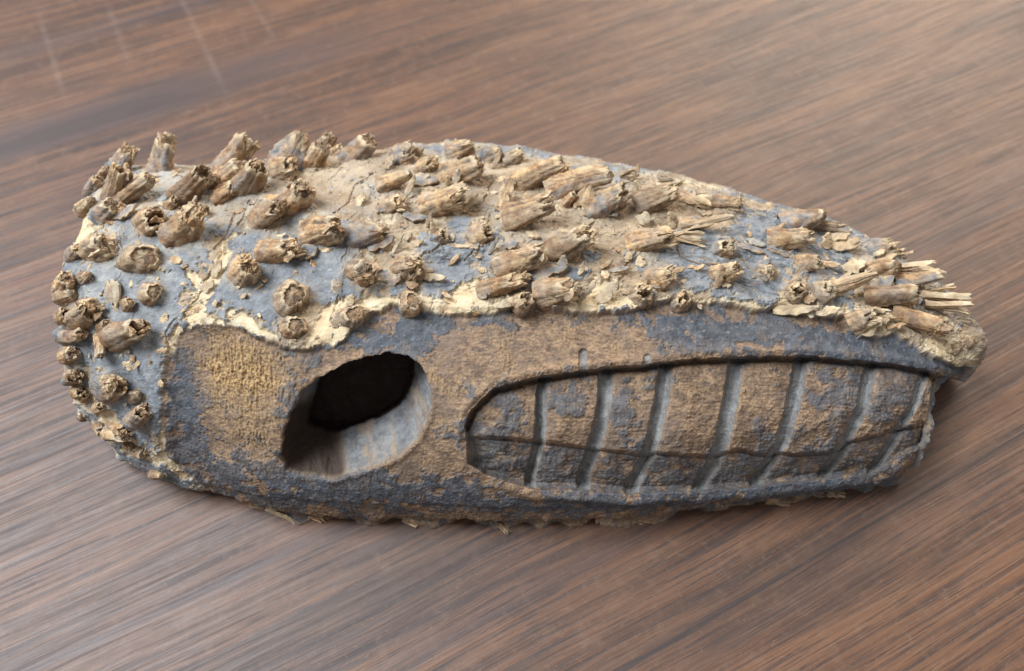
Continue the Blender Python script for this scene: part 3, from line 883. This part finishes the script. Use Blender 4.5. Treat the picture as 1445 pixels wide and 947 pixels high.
class Piece:
    """collects vertices, faces and zone masks of one part (mm)"""
    def __init__(self):
        self.v, self.q, self.t, self.sm, self.z = [], [], [], [], []
        self.smt = []

    def rings(self, rings, zones, close_top=None, smooth=True, close_bottom=False):
        """rings: list of (K,3); zones: list of (grey, cream, brown) per ring or (K,3) arrays"""
        K = len(rings[0])
        b = sum(len(x) for x in self.v)
        for r, z in zip(rings, zones):
            self.v.append(np.asarray(r))
            z = np.asarray(z, float)
            if z.shape[-1] == 3:
                z = np.concatenate([z, np.zeros(z.shape[:-1] + (1,))], -1)
            self.z.append(np.broadcast_to(z, (K, 4)))
        k = np.arange(K)
        for j in range(len(rings) - 1):
            a, c = b + j * K, b + (j + 1) * K
            self.q.append(np.stack([a + k, a + (k + 1) % K, c + (k + 1) % K, c + k], -1))
            self.sm.append(np.full(K, smooth))
        n = b + len(rings) * K
        if close_top is not None:
            self.v.append(np.asarray(close_top)[None])
            self.z.append(self.z[-1][:1])
            a = b + (len(rings) - 1) * K
            self.t.append(np.stack([a + k, a + (k + 1) % K, np.full(K, n)], -1))
            self.smt.append(np.full(K, smooth))
            n += 1

    def build(self, name, parent, mat):
        Vv = np.concatenate(self.v)
        Z = np.array(np.concatenate(self.z))
        nz = np.stack([noise(Vv, 1.8, s) * 0.13 + noise(Vv, 0.5, s + 3) * 0.10 for s in (91, 92, 93)], 1)
        Vv = Vv + nz
        pt = fbm(Vv, 2.2, 3, 95)
        Z[:, 1] = np.clip(Z[:, 1] + 0.55 * pt, 0, 1)
        Z[:, 2] = np.clip(Z[:, 2] + 0.9 * fbm(Vv, 1.8, 3, 96) - 0.1, 0, 0.9)
        Z[:, 0] = np.clip(Z[:, 0] * (0.75 + pt), 0, 1)
        Z2 = np.zeros((len(Z), 3))
        Z2[:, 2] = np.clip(Z[:, 3] * (0.8 + 1.2 * pt) + 0.5 * sst(0.25, 0.6, fbm(Vv, (1.6, 1.6, 1.6), 3, 97)), 0, 0.95)
        Z2[:, 1] = 0.28 * sst(-0.1, 0.6, fbm(Vv, 6, 2, 98))
        Z = Z[:, :3]
        q = np.concatenate(self.q) if self.q else None
        t = np.concatenate(self.t) if self.t else None
        sm = np.concatenate(self.sm + self.smt)
        me = mesh_np(name, Vv / 1000, q, t, smooth=sm, zone=Z, zone2=Z2)
        return link(name, me, parent, mat)


def frame(ax, hint=None):
    ax = unit(ax)
    h = np.array([0.0, 1, 0]) if hint is None else np.asarray(hint, float)
    if abs(ax @ unit(h)) > 0.93:
        h = np.array([1.0, 0, 0])
    x = unit(np.cross(h, ax))
    return ax, x, np.cross(ax, x)


def periodic(K, r, amps):
    th = np.linspace(0, 2 * math.pi, K, endpoint=False)
    s = np.zeros(K)
    for k, a in amps:
        s += a * np.cos(k * th + r.uniform(0, 6.28))
    return s


def shard(pc, p0, ax, L, w, th, r, bend=0.15, cream=0.3, grey=0.0, ragged=True):
    """one splinter: a tapered, bent and twisted sliver with a torn end"""
    a, x, y = frame(ax, r.normal(size=3))
    K, n = 8, 7
    rings, zs = [], []
    bd = r.normal(size=2) * bend * L
    tw = r.uniform(-0.8, 0.8)
    prof = periodic(K, r, ((2, .18), (3, .15), (4, .12)))
    th_ = np.linspace(0, 2 * math.pi, K, endpoint=False)
    end = r.uniform(0.35, 0.8)
    tipz = r.uniform(-0.18, 0.18, K) * L * 0.6
    for j in range(n):
        t = j / (n - 1)
        k = (1 - (1 - end) * t ** 1.6) * (1 + 0.12 * r.normal())
        c = p0 + a * L * t + x * bd[0] * t * t + y * bd[1] * t * t
        an = th_ + tw * t
        rr = (1 + prof + 0.08 * r.normal(size=K))
        ring = c + (np.cos(an) * rr * w * k)[:, None] * x + (np.sin(an) * rr * th * k)[:, None] * y
        if j == n - 1 and ragged:
            ring = ring + tipz[:, None] * a
        rings.append(ring)
        zs.append((grey * (1 - t), cream * (0.5 + 0.8 * t), 0.25 * (1 - t)))
    pc.rings(rings, zs, close_top=rings[-1].mean(0) - a * 0.04 * L, smooth=False)


def tube(pc, core, P, ax, L, rad, r, style, grey, cream, bend, fat=1.0):
    a, x, y = frame(ax)
    K = 38
    th = np.linspace(0, 2 * math.pi, K, endpoint=False)
    lobes = periodic(K, r, ((2, .10), (3, .07), (5, .045)))
    ridges = r.normal(size=K) * 0.050 + periodic(K, r, ((9, .022), (7, .022), (13, .03)))
    n = 17
    rag = {'ring': 0.03, 'peg': 0.16, 'cup': 0.20, 'broken': 0.55, 'lump': 0.22}.get(style, 0.2)
    jag = r.normal(size=K) * 0.5 + periodic(K, r, ((1, .8), (2, .6), (3, .5), (6, .4)))
    jag = jag * rag * rad * 0.8
    lenk = np.maximum(L + jag, 0.35 * L)
    b1, b2 = bend
    gpat = periodic(K, r, ((1, .6), (2, .6), (4, .5)))
    rings, zs = [], []
    sink = max(0.9 * rad, 1.0)
    for j in range(n):
        t = j / (n - 1)
        s = -sink + (lenk + sink) * t
        ta = np.clip(s / max(L, 0.1), 0, 1.2)
        flare = 1 + 0.18 * np.exp(-(np.maximum(s, 0) / (0.45 * rad)) ** 1.5) + (0.12 * np.exp(-((s - 0.75 * rad) / (0.14 * rad)) ** 2) if L > 1.3 * rad else 0)
        taper = 1 - 0.16 * ta if style != 'lump' else 1 - 0.45 * ta ** 2
        rr = rad * fat * flare * taper * (1 + lobes + ridges * (0.4 + ta) + 0.03 * r.normal(size=K))
        if j == n - 1:
            rr = rr * 0.93
        q = np.clip(s, 0, None)
        c = P + a * s[:, None] + x * (b1 * q * q)[:, None] + y * (b2 * q * q)[:, None]
        rings.append(c + (np.cos(th) * rr)[:, None] * x + (np.sin(th) * rr)[:, None] * y)
        g = np.clip((grey * 2.2 - 0.75 + 0.5 * gpat) * 3, 0, 1) * (1 - 0.5 * t)
        g = np.maximum(g, grey * (s < 0.25 * rad))
        fis = np.clip(-ridges * 7, 0, 0.8) * (1 - g)
        rimc = 0.75 if j >= n - 2 else 0.0
        zs.append(np.stack([g * (rimc == 0), np.full(K, max(cream * (0.15 + 0.5 * t), rimc)), np.full(K, 0.15), fis * (rimc == 0)], -1))
    # the torn or sawn top: rings inward
    cen = rings[-1].mean(0)
    top = rings[-1]
    depth = {'ring': [(.86, .05), (.76, -.16), (.62, -.06), (.42, -.10), (.2, .02)],
             'peg': [(.86, .06), (.7, .02), (.5, .12), (.3, .06), (.15, .12)],
             'cup': [(.84, .02), (.72, -.25), (.58, -.6), (.36, -.75), (.15, -.7)],
             'broken': [(.84, -.1), (.66, -.25), (.46, -.05), (.28, -.2), (.12, -.1)],
             'lump': [(.82, .14), (.64, .24), (.44, .32), (.26, .36), (.1, .38)]}[style]
    Lc = L + float(jag.mean())
    cx = P + a * Lc + x * b1 * Lc * Lc + y * b2 * Lc * Lc
    for (k, h) in depth:
        nz = r.normal(size=K) * {'ring': .03, 'peg': .10, 'cup': .08, 'broken': .16, 'lump': .07}[style] * rad
        plane = cx + (np.cos(th) * rad * .85 * (1 + lobes) * k)[:, None] * x + (np.sin(th) * rad * .85 * (1 + lobes) * k)[:, None] * y
        edge = top + (cx - top) * (1 - k)
        w = k ** 2
        rings.append(edge * w + plane * (1 - w) + a * (h * rad + nz)[:, None])
        dark = 0.95 if (style == 'cup' and k < .7) else (0.75 if .55 < k < .8 else 0.25)
        cr = max(0.8, cream) if k > .8 else cream * (0.35 if k > .5 else 0.9)
        zs.append(np.stack([np.full(K, 0.0), np.clip(cr + r.normal(size=K) * .15, 0, 1), np.full(K, 0.5), np.clip(dark * (0.7 + 0.5 * r.normal(size=K)), 0, 1)], -1))
    pc.rings(rings[:n + 1], zs[:n + 1])
    core.rings(rings[n:], zs[n:], close_top=rings[-1].mean(0))
    return cx, a, x, y


def plate(pc, P, ax, up, L, w, th, r, grey, cream, curl=0.15):
    """a peeling flake: a thin curled plate with a torn outline"""
    a = unit(ax)
    up = unit(up - a * (up @ a))
    s = np.cross(a, up)
    m = 9
    K = 2 * m
    ts = np.linspace(0, 1, m)
    wl = w * (np.sin(math.pi * np.clip(ts * 0.9 + 0.08, 0, 1)) ** 0.6) * (1 + 0.22 * r.normal(size=m))
    wr = w * (np.sin(math.pi * np.clip(ts * 0.9 + 0.08, 0, 1)) ** 0.6) * (1 + 0.22 * r.normal(size=m))
    cz = curl * L * (ts - 0.3) ** 2
    base = P + a * (L * ts)[:, None]
    outl = np.concatenate([base + s * wl[:, None], (base - s * wr[:, None])[::-1]])
    hz = np.concatenate([cz, cz[::-1]]) - 0.25 * w * 0.3
    mid = np.concatenate([base, base[::-1]])
    hm = np.concatenate([cz, cz[::-1]]) + 0.10 * w
    wob = r.normal(size=K) * 0.12 * th
    o_top = outl + up * (hz + th * 0.5 + wob)[:, None]
    o_bot = outl + up * (hz - th * 0.5 + wob)[:, None]
    i_top = mid + (outl - mid) * 0.5 + up * (hm * .8 + hz * .2 + th * 0.5 + wob * .5)[:, None]
    i_bot = mid + (outl - mid) * 0.5 + up * (hm * .8 + hz * .2 - th * 0.5)[:, None]
    c_top = mid + up * (hm + th * 0.5)[:, None]
    c_bot = mid + up * (hm - th * 0.5)[:, None]
    z = (grey, cream, 0.2)
    ze = (grey * .3, min(1, cream + .35), 0.2)
    pc.rings([c_bot, i_bot, o_bot, o_top, i_top, c_top], [z, z, ze, ze, z, z], smooth=False)


COUNT = {}


def stub(bu, bv, tu, tv, rp, style='peg', h=2.5, grey=0.2, cream=0.3, shards=None, name='root_stub', seed=None):
    """a root stub whose foot is traced at (bu, bv), whose end is at (tu, tv), h mm out of the dome's skin"""
    COUNT[name] = COUNT.get(name, 0) + 1
    r = np.random.default_rng(int(bu * 131 + bv * 17) if seed is None else seed)
    i = foot_of(bu, bv)
    P = PG.reshape(-1, 3)[i]
    N = NB.reshape(-1, 3)[i]
    mm = float(MMPX[i])
    vd = VD[i].astype(float)
    sq = 0.90 if style not in ('flake', 'stick') else 1.0
    lat = (RIGHT * (tu - bu) * mm + UPV * (bv - tv) * mm) * sq
    tip = lat + vd * h
    if tip @ N < 0.35 * h + 0.2:
        tip = tip + N * (0.35 * h + 0.2 - tip @ N)
    L = float(np.linalg.norm(tip))
    ax = tip / max(L, 1e-6)
    rad = rp * mm * r.uniform(0.86, 1.14)
    pc, core, torn = Piece(), Piece(), Piece()
    if style in ('ring', 'peg', 'cup', 'broken', 'lump'):
        bend = r.normal(size=2) * 0.010
        Lb = L * (0.80 if style == 'broken' else 1.0)
        cx, a, x, y = tube(pc, core, P, ax, Lb, rad * (0.87 if style == 'broken' else 0.90), r, style, grey, cream, bend)
        ns = shards if shards is not None else {'broken': 8, 'peg': 4, 'cup': 4, 'ring': 0, 'lump': 0}[style]
        for k in range(ns):
            an, q = r.uniform(0, 6.28), math.sqrt(r.uniform(0.0, 1)) * rad * 0.60
            p0 = cx + x * math.cos(an) * q + y * math.sin(an) * q - a * rad * 0.5
            dr = unit(a + x * math.cos(an) * r.uniform(-.15, .15) + y * math.sin(an) * r.uniform(-.15, .15))
            ln = rad * 0.35 + (L - Lb) * r.uniform(0.3, 1.0) if style == 'broken' else rad * r.uniform(0.35, 0.65)
            shard(torn, p0, dr, ln + rad * 0.3, rad * r.uniform(.22, .46), rad * r.uniform(.14, .30), r, 0.10, cream * r.uniform(.4, 1.3), 0)
    elif style == 'bundle':
        a, x, y = frame(ax)
        ns = shards or 9
        for k in range(ns):
            an, q = r.uniform(0, 6.28), math.sqrt(r.uniform(0, 1)) * rad * 0.7
            p0 = P + x * math.cos(an) * q + y * math.sin(an) * q * .7 - a * rad * .4
            dr = unit(a + x * r.normal() * .10 + y * r.normal() * .10)
            shard(pc, p0, dr, L * r.uniform(.55, 1.05) + rad * .4, rad * r.uniform(.22, .42), rad * r.uniform(.12, .22), r, 0.08, cream * r.uniform(.4, 1.4), grey * r.uniform(0, 1))
    elif style == 'stick':
        for k in range(shards or 2):
            p0 = P + r.normal(size=3) * rad * .25 - ax * rad * .4
            shard(pc, p0, unit(ax + r.normal(size=3) * .03), L + rad * .4, rad * r.uniform(.55, .8), rad * r.uniform(.4, .6), r, 0.05, cream * r.uniform(.7, 1.2), grey)
    elif style == 'flake':
        plate(pc, P + N * 0.25, ax, N, L, rad, max(0.45, rad * .16), r, grey, cream, r.uniform(-.1, .3))
    o = pc.build(name, root, M_STUB)
    if core.v:
        core.build('core', o, M_STUB)
    if torn.v:
        torn.build('torn_fibre', o, M_STUB)
    return o


for s in STUBS:
    stub(*s)
for (a, b, c, e, w, g, cr) in FLAKES:
    stub(a, b, c, e, w, 'flake', 0.8, g, cr, name='bark_flake')
fr_ = np.random.default_rng(23)
nf_ = 0
while nf_ < 85:
    u_, v_ = fr_.uniform(480, 1330), fr_.uniform(205, 470)
    vb_ = np.interp(u_, [480, 560, 700, 950, 1150, 1330], [470, 425, 432, 420, 440, 500])
    i_ = foot_of(u_, v_)
    if FAC[i_] < 0.4 or v_ > vb_ - 4 or abs(UD[i_] - u_) > 3 or abs(VDp[i_] - v_) > 3:
        continue
    an_ = fr_.normal(0.45, 0.7)
    ln_ = fr_.uniform(14, 34)
    stub(u_, v_, u_ + ln_ * math.cos(an_), v_ - ln_ * math.sin(an_), fr_.uniform(2.5, 7), 'flake', fr_.uniform(.4, 1.8), .9 * float(fr_.uniform() < .22), fr_.uniform(.1, .8), name='bark_flake')
    nf_ += 1
# torn bits along the foot of the dome
for (a, b, c, e, w, st, g, cr) in [(376, 710, 424, 724, 9, 'flake', .2, .7), (572, 724, 596, 732, 8, 'bundle', 0, .25), (706, 732, 722, 742, 8, 'bundle', 0, .2),
                                    (846, 727, 908, 728, 13, 'stick', .35, .3), (1084, 700, 1122, 699, 9, 'bundle', .1, .25), (1168, 688, 1190, 689, 8, 'bundle', .1, .3), (440, 720, 462, 726, 9, 'bundle', .1, .15)]:
    stub(a, b + 8, c, e + 8, w, st, 0.2, g, cr, name='bark_flake' if st == 'flake' else 'splinter')

# ------------------------------------------------------------------ crumbs, small loose flakes and fine root hairs on the bark
def crumbs():
    r = np.random.default_rng(5)
    cand = np.nonzero(FRONT & (LAB == 0) & (FACN > 0.1))[0]
    Pg = PG.reshape(-1, 3)
    dens = sst(-0.35, 0.5, fbm(Pf[cand], 14, 3, 101)) * (1 - 0.6 * ZONE[cand, 0])
    pick = r.choice(cand, 750, replace=False, p=dens / dens.sum())
    Vs_, Ft, Z = [], [], []
    octa = np.array([(1, 0, 0), (0, 1, 0), (-1, 0, 0), (0, -1, 0), (0, 0, 1), (0, 0, -1)], float)
    of = np.array([(0, 1, 4), (1, 2, 4), (2, 3, 4), (3, 0, 4), (1, 0, 5), (2, 1, 5), (3, 2, 5), (0, 3, 5)])
    for i in pick:
        a, x, y = frame(NB.reshape(-1, 3)[i], r.normal(size=3))
        s = np.array([r.uniform(.5, 1.9), r.uniform(.4, .9), r.uniform(.2, .55)]) * r.uniform(.25, .8)
        o = octa * s * (1 + 0.3 * r.normal(size=(6, 1)))
        Ft.append(of + len(Vs_) * 6)
        Vs_.append(Pg[i] + a * 0.08 + o[:, :1] * x + o[:, 1:2] * y + o[:, 2:] * a)
        Z.append(np.tile([r.uniform(0, 1) ** 4, r.uniform(0, .9), r.uniform(0, .6)], (6, 1)))
    o = link('bark_crumbs', mesh_np('bark_crumbs', np.concatenate(Vs_) / 1000, None, np.concatenate(Ft), smooth=False, zone=np.concatenate(Z), zone2=np.zeros((len(Vs_) * 6, 3))), root, M_STUB)
    o['kind'] = 'stuff'
    # flakes
    pc = Piece()
    sdc = sdist(U, V, CARVED)
    dens = 0.5 + 0.3 * np.exp(-((sdc[cand] + 8) / 9) ** 2) + sst(0.1, 0.6, ZONE[cand, 1])
    for i in r.choice(cand, 380, replace=False, p=dens / dens.sum()):
        N = NB.reshape(-1, 3)[i]
        a, x, y = frame(N, r.normal(size=3))
        dr = unit(x + N * r.uniform(0.0, 0.55))
        L = r.uniform(.9, 2.6) * (1 + 0.9 * r.uniform() ** 4)
        plate(pc, Pg[i] - dr * L * .25, dr, N, L, L * r.uniform(.14, .38), r.uniform(.12, .28), r, float(r.uniform() < .2) * .9, r.uniform(.1, 1), r.uniform(-.05, .35))
    o = pc.build('loose_flakes', root, M_STUB)
    o['kind'] = 'stuff'


crumbs()


def hair(px, h):
    pc = Piece()
    pts = []
    for (u, v) in px:
        i = foot_of(u, v)
        pts.append(PG.reshape(-1, 3)[i] + VD[i] * h)
    pts = np.array(pts)
    t = np.linspace(0, len(pts) - 1, 26)
    P = np.stack([pchip(np.arange(len(pts)), pts[:, k], t) for k in range(3)], 1)
    rings = []
    th = np.linspace(0, 2 * math.pi, 6, endpoint=False)
    for j in range(len(P)):
        a, x, y = frame(P[min(j + 1, len(P) - 1)] - P[max(j - 1, 0)])
        rings.append(P[j] + 0.16 * (np.cos(th)[:, None] * x + np.sin(th)[:, None] * y))
    pc.rings(rings, [(0, 0, .9)] * len(rings), close_top=rings[-1].mean(0))
    pc.build('root_hair', root, M_STUB)


for px in ([(962, 334), (956, 350), (962, 362), (985, 371), (1012, 373)], [(1032, 334), (1052, 345), (1072, 352), (1084, 362)], [(470, 300), (490, 285), (500, 262), (520, 250)],
           [(690, 300), (684, 330), (690, 345)], [(1046, 366), (1060, 380), (1066, 392)], [(300, 352), (318, 330), (330, 300)]):
    hair(px, 0.5)
